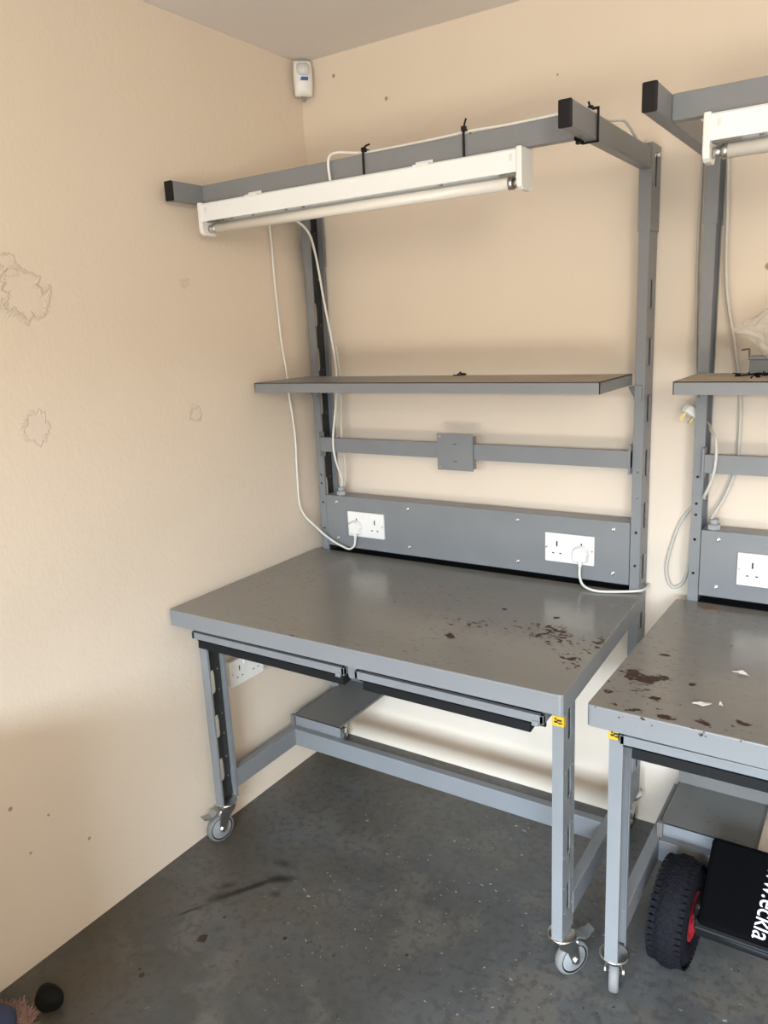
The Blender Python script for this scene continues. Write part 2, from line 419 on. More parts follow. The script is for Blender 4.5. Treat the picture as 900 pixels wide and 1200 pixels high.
def caster(parent,x,y,yaw,brake=True):
    """swivel castor below a column; yaw = heading of the trailing wheel (0 = +y)"""
    T=Matrix.Translation((x,y,0))@Matrix.Rotation(yaw,4,'Z')
    zt=.122; ax=Vector((0,.030,.044))
    root=G()
    root.lathe([(0,zt),(.030,zt),(.033,zt-.002),(.033,zt-.005),(.028,zt-.008),(.024,zt-.010),(.024,zt-.016),(.0,zt-.016)],28,M=T)
    # fork: two tapering cheeks and a crown
    for s in (-1,1):
        xx=s*.0165; o=[(-.020,.108),(.026,.108),(.034,.098),(.040,.050),(.036,.036),(.026,.034),(.020,.040),(.006,.075),(-.016,.094)]
        vs=[T@Vector((xx+e,a,b)) for e in (-.0012,.0012) for a,b in o]; n=len(o)
        root.add(vs,[list(range(n)),[n+i for i in range(n)][::-1]]+[[i,n+i,n+(i+1)%n,(i+1)%n] for i in range(n)])
    vs=[T@Vector(v) for v in [(-.0175,-.020,.106),(.0175,-.020,.106),(.0175,.028,.106),(-.0175,.028,.106),(-.0175,-.020,.109),(.0175,-.020,.109),(.0175,.028,.109),(-.0175,.028,.109)]]
    root.add(vs,[[0,1,2,3],[4,5,6,7],[0,1,5,4],[1,2,6,5],[2,3,7,6],[3,0,4,7]])
    c=root.build('caster',M_chrome,parent)
    A=T@Matrix.Translation(ax)@Matrix.Rotation(R_(90),4,'Y')
    w=G(); w.lathe([(.036,-.0115),(.041,-.0105),(.044,-.006),(.0445,0),(.044,.006),(.041,.0105),(.036,.0115)],40,0,A)
    for s in (-1,1):
        w.lathe([(.036,.0115*s),(.0345,.0118*s),(.0325,.0100*s)],40,1,A)
        w.lathe([(.0325,.0100*s),(.031,.0112*s),(.012,.0095*s),(.010,.012*s),(0,.012*s)],36,2,A)
    w.build('wheel',[M_rubber,M_black,M_hub],c)
    b=G(); b.cyl(T@(ax+Vector((-.020,0,0))),T@(ax+Vector((.020,0,0))),.0042,n=12)
    for s in (-1,1): b.cyl(T@(ax+Vector((s*.0178,0,0))),T@(ax+Vector((s*.0225,0,0))),.0075,n=6,smooth=False)
    b.build('axle_bolt',M_chrome,c)
    if brake:
        b=G()
        prof=[(.020,.098),(.040,.100),(.058,.090),(.072,.094),(.074,.098),(.058,.096),(.042,.106),(.020,.104)]
        vs=[T@Vector((xx,a,z)) for xx in (-.015,.015) for a,z in prof]; n=len(prof)
        b.add(vs,[list(range(n)),[n+i for i in range(n)][::-1]]+[[i,n+i,n+(i+1)%n,(i+1)%n] for i in range(n)])
        prof=[(.066,.088),(.086,.098),(.088,.104),(.066,.096)]
        vs=[T@Vector((xx,a,z)) for xx in (-.011,.011) for a,z in prof]; n=4
        b.add(vs,[list(range(n)),[n+i for i in range(n)][::-1]]+[[i,n+i,n+(i+1)%n,(i+1)%n] for i in range(n)])
        b.cyl(T@Vector((-.021,.034,.095)),T@Vector((.021,.034,.095)),.004,n=10)
        b.build('brake_lever',M_zinc,c)
    return c

def screw(parent,x,y,z):
    g=G(); A=Matrix.Translation((x,y,z))@Matrix.Rotation(R_(90),4,'X')
    g.lathe([(.0062,0),(.0060,.0012),(.0045,.0026),(.0018,.0030),(.0016,.0016),(0,.0016)],14,M=A)
    return g.build('screw',M_plate,parent)
def socket_faces(x,y,z,mats=None,plugged=(False,False),parent=None,axis='y',name='double_socket'):
    """UK double socket outlet, 146 x 86 plate. local frame: u right, v up, n out"""
    def mp(u,v,n): 
        return (x+u,y-n,z+v) if axis=='y' else (x+n,y+u,z+v)
    def bx(g,u0,u1,v0,v1,n0,n1,mi=0,bev=.0008):
        a=mp(u0,v0,n0);b=mp(u1,v1,n1); g.box([min(a[i],b[i]) for i in range(3)],[max(a[i],b[i]) for i in range(3)],mi,bev)
    g=G(); bx(g,-.073,.073,-.043,.043,0,.009,0,.002)
    for c in (-.0365,.0365):
        bx(g,c-.0022,c+.0022,.012-.008+.0,.020,.0088,.0094,1,0)      # earth slot
        for s in (-1,1): bx(g,c+s*.011-.0032,c+s*.011+.0032,-.018,-.0145,.0088,.0094,1,0)
    pl=g.build(name,[M_white,M_label],parent)
    for c in (-.012,.012):
        g=G(); bx(g,c-.006,c+.006,.018,.036,.0088,.0125,0,.0015); g.build('rocker_switch',M_white,pl)
    for c in (-.0675,.0675):
        g=G(); a=mp(c,0,.009); b=mp(c,0,.0102); g.cyl(a,b,.0028,n=12); bx(g,c-.0022,c+.0022,-.0004,.0004,.0100,.0105,1,0); g.build('fixing_screw',[M_chrome,M_label],pl)
    return pl

def bench(x_off,d,label):
    """d: per-bench placements"""
    T=thing('workbench',label,'workbench',(d['legL'],-.72,0))
    W=Matrix.Translation((d['legL'],-.72,0))
    parts=[]
    def B(g,name,mats,parent=None,**k):
        o=g.build(name,mats,parent or T,**k)
        return o
    # worktop: steel tray with rounded rolled edges, corners as surveyed
    (ax,ay),(bx_,by),(cx,cy),(dx,dy)=d['top']; z1=d['ztop']; z0=z1-.046
    bm=bmesh.new()
    vs=[bm.verts.new((px,py,z)) for z in (z0,z1) for px,py in ((ax,ay),(bx_,by),(cx,cy),(dx,dy))]
    for f in ([0,1,2,3],[4,5,6,7],[0,1,5,4],[1,2,6,5],[2,3,7,6],[3,0,4,7]): bm.faces.new([vs[i] for i in f])
    bmesh.ops.recalc_face_normals(bm,faces=bm.faces)
    bmesh.ops.bevel(bm,geom=[e for e in bm.edges if abs(e.verts[0].co.z-e.verts[1].co.z)>.01],offset=.010,segments=3,affect='EDGES',profile=.5)
    bmesh.ops.bevel(bm,geom=[e for e in bm.edges if e.verts[0].co.z>z1-.001 and e.verts[1].co.z>z1-.001 and e.calc_face_angle(0)>.5],offset=.0025,segments=2,affect='EDGES',profile=.5)
    g=G(); bm.verts.index_update(); bm.normal_update()
    for f in bm.faces:
        g.add([v.co[:] for v in f.verts],[list(range(len(f.verts)))],0 if f.normal.z>.8 else 1)
    bm.free()
    # folded return underneath
    B(g,'worktop',[d['mat'],M_edge])
    zr=z0
    LL,LR,UL,UR=d['legL'],d['legR'],d['upL'],d['upR']
    yl=-.718; yu=-.086
    for nm,x,yf,zt,sd,fh in (('leg',LL,yl,z0,-1,()),('leg',LR,yl,z0,1,())):
        channel(x,yf,.12,zt,sd,.222,depth=.070,wdt=.028 if sd<0 else .025,pitch=.1457,name='leg',parent=T)
    for x,sd in ((UL,-1),(UR,1)):
        channel(x,yu,.12,1.735,sd,.833,fholes=(.844,.937,1.004,1.034,1.105) if sd<0 else (.844,.939,1.035,1.108),name='upright',parent=T)
        g=G()   # telescopic sleeve at the head
        xa,xb=x-.0025,x+.0285; ya=yu-.003; yb2=yu+.079
        xo=xb if sd>0 else xa
        s_=channel(x-.0025,yu-.003,1.724,1.928,sd,.833,depth=.081,wdt=.031,name='sleeve',parent=T)
        g=G(); g.cyl((xo+.0005*sd,yu+.045,1.905),(xo+.006*sd,yu+.045,1.905),.0065,n=6,smooth=False); g.build('bolt',M_chrome,s_)
    for (x,y,yaw) in d['casters']: caster(T,x,y,yaw)
    # lower frame
    yc=-.362
    for x0,x1,sd in ((LL,LL+.026,-1),(LR,LR+.026,1)):
        g=G(); g.box((x0+.0,yl+.068,.148),(x0+.026,yu+.002,.208),0,.002); B(g,'side_rail',M_steel)
    g=G(); g.box((LL+.026,yc,.148),(LR,yc+.025,.208),0,.002); B(g,'cross_rail',M_steel)
    # front rail with slide openings and black slides
    yr=-.742
    xa,xb=d['slide'][0],d['slide'][1]
    for k,(p,q) in enumerate(((LL+(.001 if d['sticksd']>0 else .028),xa),(xb,LR-.012))):
        g=G(); g.box((p,yr,.674),(q,yr+.012,.694),0,.0012)
        g.box((p,yr,.674),(p+.008,yr+.09,.694)); g.box((q-.008,yr,.674),(q,yr+.09,.694))
        r=B(g,'front_rail',M_steel)
        g=G(); g.box((p+.002,yr+.018,.660),(q-.002,yr+.024,z0+.001)); g.prism([(yr-.001,.672),(yr+.040,.672),(yr+.040,.652),(yr+.002,.648),(yr-.003,.652)],0,p+.026,q-(.002 if k==0 else .03)); g.build('slide_and_gap_shade',M_dark,r)  # black plate behind the rail stands for shade under the worktop
        g=G(); g.box((q-.026,yr-.003,.668),(q-.010,yr+.01,.680),0,.001); g.build('slide_catch',M_steel,r)
    g=G(); g.prism([(xa+.002,z0),(xb-.002,z0),(xb-.002,.688),(xa+.018,.664),(xa+.006,.662),(xa+.002,.668)],1,yr+.016,yr+.40); B(g,'centre_bracket',M_steel)
    # warning sticker wrapped on a front leg
    xs=d['stick']; g=G(); zs0,zs1=z0-.036,z0-.002
    zs0,zs1=d['stickz']
    g.box((xs-.0006,yl-.0022,zs0),(xs+.0256,yl-.0012,zs1)); 
    if d['sticksd']>0: g.box((xs+.0252,yl-.0022,zs0),(xs+.0262,yl+.010,zs1))
    else: g.box((xs+.0282,yl-.0022,zs0),(xs+.0292,yl+.012,zs1)); g.box((xs+.02,yl-.0022,zs0),(xs+.0285,yl-.0012,zs1))
    for a,b,c_,e in ((.004,.012,.006,.010),(.010,.021,.010,.0135),(.013,.022,.005,.008),(.005,.009,.012,.016)):
        g.box((xs+a,yl-.0026,zs0+c_*1.2),(xs+b,yl-.0020,zs0+e*1.2),1)
    B(g,'warning_sticker',[M_yellow,M_label])
    # low tray shelf carried on the left of the frame
    x0,x1=d['tray']; yt=-.335; zt=.243; yb3=d['trayb']
    g=G(); g.box((x0,yt,zt-.0015),(x1,yb3,zt)); g.box((x0,yt,zt-.042),(x1,yt+.0015,zt)); g.box((x0,yb3-.0015,zt),(x1,yb3,zt+.22))
    g.box((x1-.0015,yt,zt),(x1,yb3,zt+.006)); g.box((x0,yt,zt-.042),(x0+.0015,yb3,zt)); 
    g.prism([(x0,zt-.042),(x0+.20,zt-.012),(x0+.20,zt-.010),(x0,zt-.030)],1,yt+.012,yt+.03)
    g.box((x0-.004,yt-.012,zt-.095),(x0+.010,yt+.002,zt+.004),0,.001)
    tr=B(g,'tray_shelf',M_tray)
    g=G(); g.box((x0,yt-.0012,zt-.042),(x1,yt+.0002,zt-.0015)); g.build('front_lip',M_edge,tr)
    # power panel
    pL,pR=UL+.028,UR-.002
    g=G(); g.box((pL,-.089,.786),(pR,-.028,.965),0,.0015); pn=B(g,'power_panel',M_steel)
    g=G(); g.box((pL,-.086,.742),(pR,-.030,.765)); g.box((pL,-.034,.742),(pR,-.030,.79)); B(g,'gap_shade_strip',M_dark)  # black strip added to put shade into the gap below the panel
    for sx in d['screws']:
        screw(pn,sx,-.089,.943); screw(pn,sx,-.089,.815)
    for sx in d['socks']: socket_faces(sx,-.089,.874,parent=pn)
    g=G(); gx=d['gland']; g.cyl((gx,-.065,.964),(gx,-.065,.978),.017,n=6,smooth=False); g.cyl((gx,-.065,.978),(gx,-.065,.992),.012,n=20); g.build('cable_gland',plain_grey,pn)
    # mounting rail with brackets and square plate
    g=G(); g.box((UL+.03,-.104,1.119),(UR-.001,-.088,1.167),0,.001); ml=B(g,'mounting_rail',M_steel)
    for xx in (UL+.024,UR-.007):
        g=G(); g.box((xx,-.106,1.103),(xx+.006,-.078,1.183),0,.001); g.cyl((xx+.003,-.107,1.112),(xx+.003,-.104,1.112),.003,n=10); g.cyl((xx+.003,-.107,1.176),(xx+.003,-.104,1.176),.003,n=10); g.build('rail_bracket',M_steel,ml)
    if d.get('plate'):
        g=G(); a,b=d['plate']; g.box((a,-.1085,1.084),(b,-.1065,1.197),0,.0008); g.box((b-.0015,-.1085,1.090),(b,-.088,1.19))
        pl=B(g,'mounting_plate',M_steel)
        for u,v in ((a+.010,1.093),(a+.010,1.188)): g=G(); g.cyl((u,-.1098,v),(u,-.1085,v),.0042,n=12); g.build('plate_screw',M_zinc,pl)
        for v in (1.112,1.165): g=G(); g.box(((a+b)/2-.005,-.1089,v-.001),((a+b)/2+.005,-.1084,v+.001)); g.build('plate_slot',M_dark,pl)
    # upper shelf: folded steel tray with slanting side brackets
    sx0,sx1=d['shelf']; ys=-.358; yk=-.092; zt=1.370
    g=G(); g.box((sx0,ys,zt-.002),(sx1,yk,zt)); g.box((sx0,ys,zt-.029),(sx1,ys+.002,zt)); g.box((sx0,yk-.002,zt-.029),(sx1,yk,zt))
    g.box((sx0,ys,zt-.029),(sx0+.002,yk,zt)); g.box((sx1-.002,ys,zt-.029),(sx1,yk,zt)); g.box((sx0+.002,ys+.002,zt-.029),(sx1-.002,ys+.02,zt-.027))
    sh=B(g,'shelf',M_shelf)
    for xx,sd in ((max(sx0+.003,UL+.002),1),(UR+.0,-1)):
        g=G(); g.prism([(yk-.0,zt-.030),(yk-.055,zt-.030),(yk,zt-.062)],0,xx,xx+.002); g.box((xx,yk-.002,zt-.07),(xx+.02,yk+.004,zt-.03)); g.build('shelf_bracket',M_steel,sh)
    # lighting arms and beam
    za,zb=1.867,1.916
    for x in (UL,UR):
        g=G(); g.box((x,-.648,za),(x+.026,yu-.003,zb),0,.003); a_=B(g,'arm',M_steel)
        g=G(); g.box((x-.0005,-.655,za-.0005),(x+.0265,-.646,zb+.0005),0,.003); g.build('end_cap',M_black,a_)
    g=G(); g.box((UL+.026,-.545,za+.001),(UR,-.520,zb-.001),0,.002); B(g,'beam',M_steel)
    for o in [o for o in bpy.data.objects if o.parent==T]: o.matrix_parent_inverse=W.inverted()
    return T
plain_grey=plain('grey_nylon_gland',(.33,.34,.35),.5)
b1=dict(top=((.011,-.783),(1.172,-.777),(1.151,-.089),(.010,-.095)),ztop=.770,legL=.050,legR=1.128,upL=.033,upR=1.109,mat=M_top1,
    casters=((.064,-.688,R_(165)),(1.141,-.690,R_(-32)),(.047,-.050,R_(195)),(1.122,-.055,R_(170))),slide=(.590,.622),stick=1.128,sticksd=1,stickz=(.667,.690),
    tray=(.052,.250),trayb=-.022,screws=(.106,.393,.775,1.062),socks=(.229,.938),gland=.113,plate=(.520,.643),shelf=(.020,1.103))
b2=dict(top=((1.223,-.783),(2.385,-.800),(2.395,-.097),(1.236,-.089)),ztop=.768,legL=1.251,legR=2.330,upL=1.264,upR=2.340,mat=M_top2,
    casters=((1.264,-.688,R_(14)),(2.343,-.690,R_(60)),(1.277,-.052,R_(185)),(2.352,-.055,R_(150))),slide=(1.790,1.822),stick=1.250,sticksd=-1,stickz=(.668,.690),
    tray=(1.272,1.502),trayb=-.125,screws=(1.335,1.622,2.005,2.292),socks=(1.457,2.168),gland=1.318,plate=None,shelf=(1.268,2.334))
bench(0,b1,'grey steel packing bench in the room corner, two plugs in its sockets')
bench(0,b2,'right-hand grey steel packing bench with rusted worktop, cut off by the frame')

# ------------------------------------------------------------------ strip lights
def strip_light(x0,x1,label):
    T=thing('fluorescent_light',label,'light',((x0+x1)/2,-.53,1.87),'batten lights under the bench beams')
    yF,yB=-.567,-.512; z1=1.866
    g=G(); g.prism([(yF,1.832),(yF,z1-.004),(yF+.004,z1),(yB-.004,z1),(yB,z1-.004),(yB,1.832),(yB,1.828),(yF,1.828)],0,x0+.010,x1-.010)
    g.prism([(yF-.003,1.829),(yF-.003,1.819),(yF,1.8185),(yF+.002,1.829)],0,x0+.010,x1-.010)
    g.prism([(yB+.003,1.829),(yB+.003,1.819),(yB,1.8185),(yB-.002,1.829)],0,x0+.010,x1-.010)
    body=g.build('housing',M_whitemetal,T)
    for xe,s in ((x0,1),(x1,-1)):
        g=G(); a,b=(xe,xe+.013*s); a,b=min(a,b),max(a,b)
        g.prism([(yF-.005,z1+.002),(yB+.003,z1+.002),(yB+.003,1.800),(yB-.010,1.784),(yF+.006,1.784),(yF-.002,1.790),(yF-.005,1.800)],0,a,b)
        e=g.build('end_cap',M_white,T,bevel=.0025)
        g=G(); xs=xe+.013*s; xt=xe+.030*s
        g.cyl((xs,-.542,1.802),(xt,-.542,1.802),.010,n=16); g.cyl((xt,-.542,1.802),(xe+.040*s,-.542,1.802),.0132,n=20)
        g.build('lamp_holder',M_chrome,T)
        g=G(); g.box((min(xs,xt+.03*s),-.552,1.818),(max(xs,xt+.03*s),-.535,1.829)); g.cyl((xt+.01*s,-.556,1.822),(xt+.01*s,-.53,1.822),.005,n=10); g.build('lead_block',M_zinc,T)
        g=G(); a=xe+.026*s; g.box((a-.004,yF-.0008,1.842),(a+.004,yF+.001,1.856),0,.001); g.build('retaining_clip',M_cable,T)
    g=G(); g.cyl((x0+.038,-.542,1.802),(x1-.038,-.542,1.802),.0129,n=28); g.build('tube',M_tube,T)
    for f_ in (.2,.74):
        xm=x0+(x1-x0)*f_
        g=G(); g.box((xm-.020,yF+.002,z1-.002),(xm+.020,-.517,z1+.0015)); g.box((xm-.022,-.5475,z1),(xm+.022,-.5455,z1+.010),0,.0006); g.build('mounting_bracket',M_whitemetal,T)
    for f_ in (.10,.18,.30,.36,.78):
        g=G(); g.cyl((x0+(x1-x0)*f_,-.54,1.820),(x0+(x1-x0)*f_,-.54,1.829),.004,n=10); g.build('cover_screw',M_zinc,T)
    for o in [o for o in bpy.data.objects if o.parent==T]: o.matrix_parent_inverse=Matrix.Translation(T.location).inverted()
    return T
strip_light(.062,1.000,'white batten light with bare tube hanging under the beam of the corner bench')
strip_light(1.352,2.29,'white batten light with bare tube at the upper right, cut off by the frame')

# ------------------------------------------------------------------ cables and plugs
def plug_geo(parent,M,pins=False):
    """UK 13 A plug: body face towards +n; local frame x right, y out, z up (cable leaves downwards)"""
    o=[(-.020,-.020),(.020,-.020),(.0245,.004),(.021,.017),(.012,.0245),(0,.0265),(-.012,.0245),(-.021,.017),(-.0245,.004)]
    g=G(); n=len(o)
    rings=[(0,1.0),(.008,1.0),(.016,.93),(.022,.80)]
    vs=[M@Vector((a*s,-y,b*s)) for y,s in rings for a,b in o]; fs=[list(range(n))[::-1],[3*n+i for i in range(n)]]
    for k in range(3):
        for i in range(n): fs.append([k*n+i,k*n+(i+1)%n,(k+1)*n+(i+1)%n,(k+1)*n+i])
    g.add(vs,fs)
    g.cyl(M@Vector((0,-.011,-.018)),M@Vector((0,-.011,-.034)),.0068,.0048,n=14)
    p=g.build('plug',M_white,parent,bevel=.0012)
    if pins:
        g=G()
        for (a,b,w_,h,L) in ((0,.012,.004,.008,.023),(-.011,-.010,.0064,.004,.018),(.011,-.010,.0064,.004,.018)):
            vs=[M@Vector((a+sx*w_/2,t,b+sz*h/2)) for t in (0,L) for sx,sz in ((-1,-1),(1,-1),(1,1),(-1,1))]
            g.add(vs,[[0,1,2,3],[4,5,6,7],[0,1,5,4],[1,2,6,5],[2,3,7,6],[3,0,4,7]])
        g.build('plug_pins',M_brass,p)
    return p
def cable(name,pts,r,label,mat=None,group=None,cat='cable'):
    o=G().tube(pts,r).build(name,mat or M_cable); return tag(o,label,cat,group)
yS=-.098
c1=cable('power_cable',[(.14,-.505,1.855),(.06,-.30,1.862),(.010,-.217,1.835),(.0095,-.213,1.676),(.0095,-.202,1.491),(.0095,-.19,1.408),(.0095,-.183,1.316),(.0095,-.168,1.181),(.0095,-.172,1.037),(.012,-.165,.923),(.050,-.120,.843),(.10,-.118,.812),(.139,-.118,.797),(.170,-.118,.790),(.190,-.116,.803),(.1925,-.110,.828)],.0036,'white flex hanging down the left wall from the strip light into the left socket')
plug_geo(c1,Matrix.Translation((.1925,yS,.862)))
c2=cable('power_cable',[(.9745,-.110,.829),(.977,-.116,.800),(.995,-.130,.780),(1.035,-.140,.7745),(1.09,-.120,.7745),(1.135,-.100,.777),(1.147,-.080,.776),(1.148,-.045,.774),(1.140,-.0055,.768),(1.120,-.0055,.745),(1.118,-.0055,.60)],.0036,'short white flex curling from the right socket of the corner bench onto its worktop')
plug_geo(c2,Matrix.Translation((.9745,yS,.862)))
cable('light_cable',[(.113,-.065,.990),(.125,-.075,1.02),(.128,-.110,1.10),(.126,-.112,1.17),(.124,-.080,1.29),(.124,-.07,1.36),(.122,-.075,1.45),(.113,-.10,1.618),(.098,-.11,1.76),(.085,-.13,1.83),(.080,-.22,1.862),(.09,-.40,1.868),(.11,-.51,1.869)],.0036,'white cable running down beside the left upright of the corner bench to its power panel')
cable('light_cable',[(.121,-.060,.990),(.138,-.070,1.03),(.138,-.072,1.10),(.134,-.076,1.17),(.130,-.060,1.29),(.128,-.06,1.38),(.124,-.065,1.47)],.0032,'second thinner cable behind the left upright, bending into the power panel',M_cable_dirty)
cable('light_cable',[(.500,-.556,1.868),(.500,-.560,1.905),(.505,-.556,1.924),(.52,-.54,1.930),(.56,-.533,1.924),(.60,-.532,1.9205),(.70,-.532,1.9195),(.80,-.53,1.921),(.86,-.532,1.9225),(.95,-.533,1.920),(1.05,-.532,1.921),(1.118,-.53,1.9215),(1.124,-.42,1.921),(1.126,-.36,1.930),(1.128,-.30,1.940),(1.125,-.24,1.936),(1.124,-.18,1.922),(1.122,-.13,1.921),(1.121,-.10,1.932)],.0034,'white cable strapped along the top of the beam and right arm of the corner bench')
cable('light_cable',[(1.236,-.012,1.905),(1.238,-.012,1.876),(1.237,-.012,1.656),(1.243,-.012,1.42),(1.247,-.014,1.36),(1.249,-.014,1.30),(1.252,-.014,1.20)],.0036,'pair cable on the wall just left of the second bench upright, nearer strand',M_cable_dirty)
cable('light_cable',[(1.247,-.008,1.905),(1.248,-.008,1.80),(1.249,-.008,1.62),(1.253,-.008,1.42),(1.256,-.010,1.25)],.0032,'thin strand behind the cable left of the second bench upright',M_cable_dirty)
cable('light_cable',[(1.31,-.065,.99),(1.318,-.045,1.01),(1.335,-.035,1.045),(1.357,-.025,1.12),(1.360,-.02,1.18),(1.358,-.02,1.28),(1.349,-.02,1.36),(1.334,-.022,1.45),(1.318,-.025,1.53),(1.308,-.028,1.62),(1.304,-.028,1.76),(1.300,-.03,1.90),(1.312,-.10,1.93)],.0042,'grey-white cable hanging right of the second bench upright down to its power panel',M_cable_dirty)
pg=cable('extension_lead',[(1.262,-.047,1.247),(1.285,-.040,1.238),(1.300,-.072,1.225),(1.318,-.10,1.205),(1.322,-.11,1.15),(1.314,-.11,1.10),(1.296,-.098,1.055),(1.280,-.006,1.03),(1.250,-.010,1.005),(1.222,-.012,.96),(1.203,-.012,.90),(1.190,-.012,.83),(1.198,-.012,.785),(1.216,-.012,.772),(1.238,-.012,.795),(1.248,-.012,.85),(1.252,-.012,.93),(1.256,-.012,1.02),(1.262,-.008,1.10)],.0042,'looped grey-white lead with loose plug hanging behind the second bench upright',M_cable_dirty)
pz=Vector((-.80,-.20,.55)).normalized(); py=Vector((-.50,-.35,-.80)); py=(py-pz*py.dot(pz)).normalized(); px_=py.cross(pz)
PM=Matrix(((px_.x,py.x,pz.x,1.241),(px_.y,py.y,pz.y,-.050),(px_.z,py.z,pz.z,1.258),(0,0,0,1)))
plug_geo(pg,PM,True)
# cable ties
def tie(x0,x1,ya,yb,za,zb,tail,label,axis):
    g=G(); t=.0022
    if axis=='x':   # loop round a beam running along x; section in y,z
        pts=[(ya,za),(yb,za),(yb,zb),(ya,zb)]
        for i in range(4):
            p=pts[i];q=pts[(i+1)%4]; g.box((x0,min(p[0],q[0])-t,min(p[1],q[1])-t),(x0+.004,max(p[0],q[0])+t,max(p[1],q[1])+t),0,.0005)
    else:
        pts=[(x0,za),(x1,za),(x1,zb),(x0,zb)]
        for i in range(4):
            p=pts[i];q=pts[(i+1)%4]; g.box((min(p[0],q[0])-t,ya,min(p[1],q[1])-t),(max(p[0],q[0])+t,ya+.004,max(p[1],q[1])+t),0,.0005)
    g.tube(tail,.0022,8); g.box([tail[0][i]-.005 for i in range(3)],[tail[0][i]+.005 for i in range(3)],0,.001)
    return tag(g.build('cable_tie',M_black),label,'cable tie','black cable ties on the bench frame')
tie(.592,0,-.549,-.516,1.8655,1.925,[(.594,-.545,1.924),(.603,-.552,1.929),(.617,-.555,1.931)],'black cable tie round the middle of the beam, left of the pair','x')
tie(.855,0,-.549,-.516,1.8655,1.925,[(.857,-.547,1.926),(.862,-.552,1.936),(.866,-.553,1.944)],'black cable tie on the beam nearer the right arm','x')
tie(1.1065,1.1375,-.508,0,1.864,1.926,[(1.122,-.506,1.927),(1.120,-.507,1.933),(1.118,-.508,1.940)],'black cable tie wrapped round the right lighting arm, knob on top','y')
tie(1.104,0,-.549,-.516,1.8655,1.9245,[(1.106,-.530,1.864),(1.112,-.540,1.860),(1.118,-.552,1.858)],'black cable tie round the beam end just behind the arm end cap','x')

# ------------------------------------------------------------------ wall fittings
T=thing('motion_detector','white curved motion detector in the ceiling corner','detector',(0,0,0))
Mx=Matrix.Translation((.034,-.034,2.292))@Matrix.Rotation(R_(45),4,'Z')     # local -y looks out of the corner
def shell(w0,h0,h1,dd,mat,name,parent,y0=0,bow=.010,n=10,rows=12):
    g=G(); vs=[];fs=[]
    for j in range(rows+1):
        t=j/rows; z=h0+(h1-h0)*t
        e=1-abs(2*t-1)**6; wz=w0*(.90+.10*math.sin(math.pi*t))
        for i in range(n+1):
            a=math.pi*(i/n); x=-wz*math.cos(a); 
            yy=y0-dd*(math.sin(a)**.5)*(.55+.45*e)-bow*math.sin(math.pi*min(1,max(0,t)))*math.sin(a)
            vs.append(Mx@Vector((x,yy,z)))
    m=n+1
    for j in range(rows):
        for i in range(n): fs.append([j*m+i,j*m+i+1,(j+1)*m+i+1,(j+1)*m+i])
    fs.append([i for i in range(m)][::-1]); fs.append([rows*m+i for i in range(m)])
    for j in range(rows): fs.append([j*m,(j+1)*m,(j+1)*m+n,j*m+n])
    g.add(vs,fs,0,True); o=g.build(name,mat,parent); 
    return o
hs=shell(.031,-.052,.050,.020,M_white,'housing',T)
shell(.022,-.004,.040,.020,M_lens,'lens',T,y0=-.0075,bow=.0115)
g=G(); g.add([Mx@Vector(p) for p in [(-.010,-.043,-.012),(.012,-.043,-.012),(.012,-.043,-.006),(-.010,-.043,-.006),(-.010,-.02,-.012),(.012,-.02,-.012),(.012,-.02,-.006),(-.010,-.02,-.006)]],[[0,1,2,3],[4,5,6,7],[0,1,5,4],[1,2,6,5],[2,3,7,6],[3,0,4,7]]); g.build('printed_badge',M_blueled,T)
g=G(); g.cyl(Mx@Vector((0,.012,-.050)),Mx@Vector((0,-.012,-.064)),.007,n=12); g.build('swivel_mount',M_zinc,T)
M_sock_old=M_white
M_beige=plain('beige_socket',(.60,.565,.52),.4)  # beige, darker than the white of the faceplate
so=thing('wall_socket','white double socket low on the left wall, behind the front leg of the corner bench','socket',(0,-.511,.487))
g=G(); g.box((.0005,-.582,.446),(.022,-.440,.528),0,.002); g.build('back_box',M_beige,so)
socket_faces(.022,-.511,.487,parent=so,axis='x',name='faceplate')
for o in [o for o in bpy.data.objects if o.parent==so]: o.matrix_parent_inverse=Matrix.Translation(so.location).inverted()

# ------------------------------------------------------------------ loose things
def lump(name,c,r,mat,label,cat,seed,sub=3,amp=.25,group=None,sc=(1,1,1)):
    bm=bmesh.new(); bmesh.ops.create_icosphere(bm,subdivisions=sub,radius=1); rnd=random.Random(seed)
    ph=[rnd.uniform(0,6.28) for _ in range(6)]
    for v in bm.verts:
        n=v.co.copy(); k=1+amp*(math.sin(3*n.x+ph[0])*math.sin(2.5*n.y+ph[1])+.5*math.sin(5*n.z+ph[2]+4*n.x))
        v.co=Vector((n.x*r*k*sc[0],n.y*r*k*sc[1],n.z*r*k*sc[2]))
    zmin=min(v.co.z for v in bm.verts)
    g=G(); g.bm(bm,0,True,Matrix.Translation((c[0],c[1],c[2]-zmin)))
    return tag(g.build(name,mat),label,cat,group)
M_blackcloth=plain('matt_black',(.010,.010,.010),.75)
lump('black_lump',(.146,-1.372,0.0),.034,M_blackcloth,'small rounded black lump lying on the floor at bottom left','debris',3,amp=.10,sc=(1.05,.85,.8))
# leaf on floor
g=G(); g.add([(.2985,-1.055,.0035),(.318,-1.047,.001),(.309,-1.026,.003),(.291,-1.035,.001),(.304,-1.041,.0045)],[[0,1,4],[1,2,4],[2,3,4],[3,0,4]]); 
tag(g.build('dark_chip',plain('brown_chip',(.03,.016,.010),.6),solid=.001),'tiny dark square chip on the floor beside the drag marks','debris')
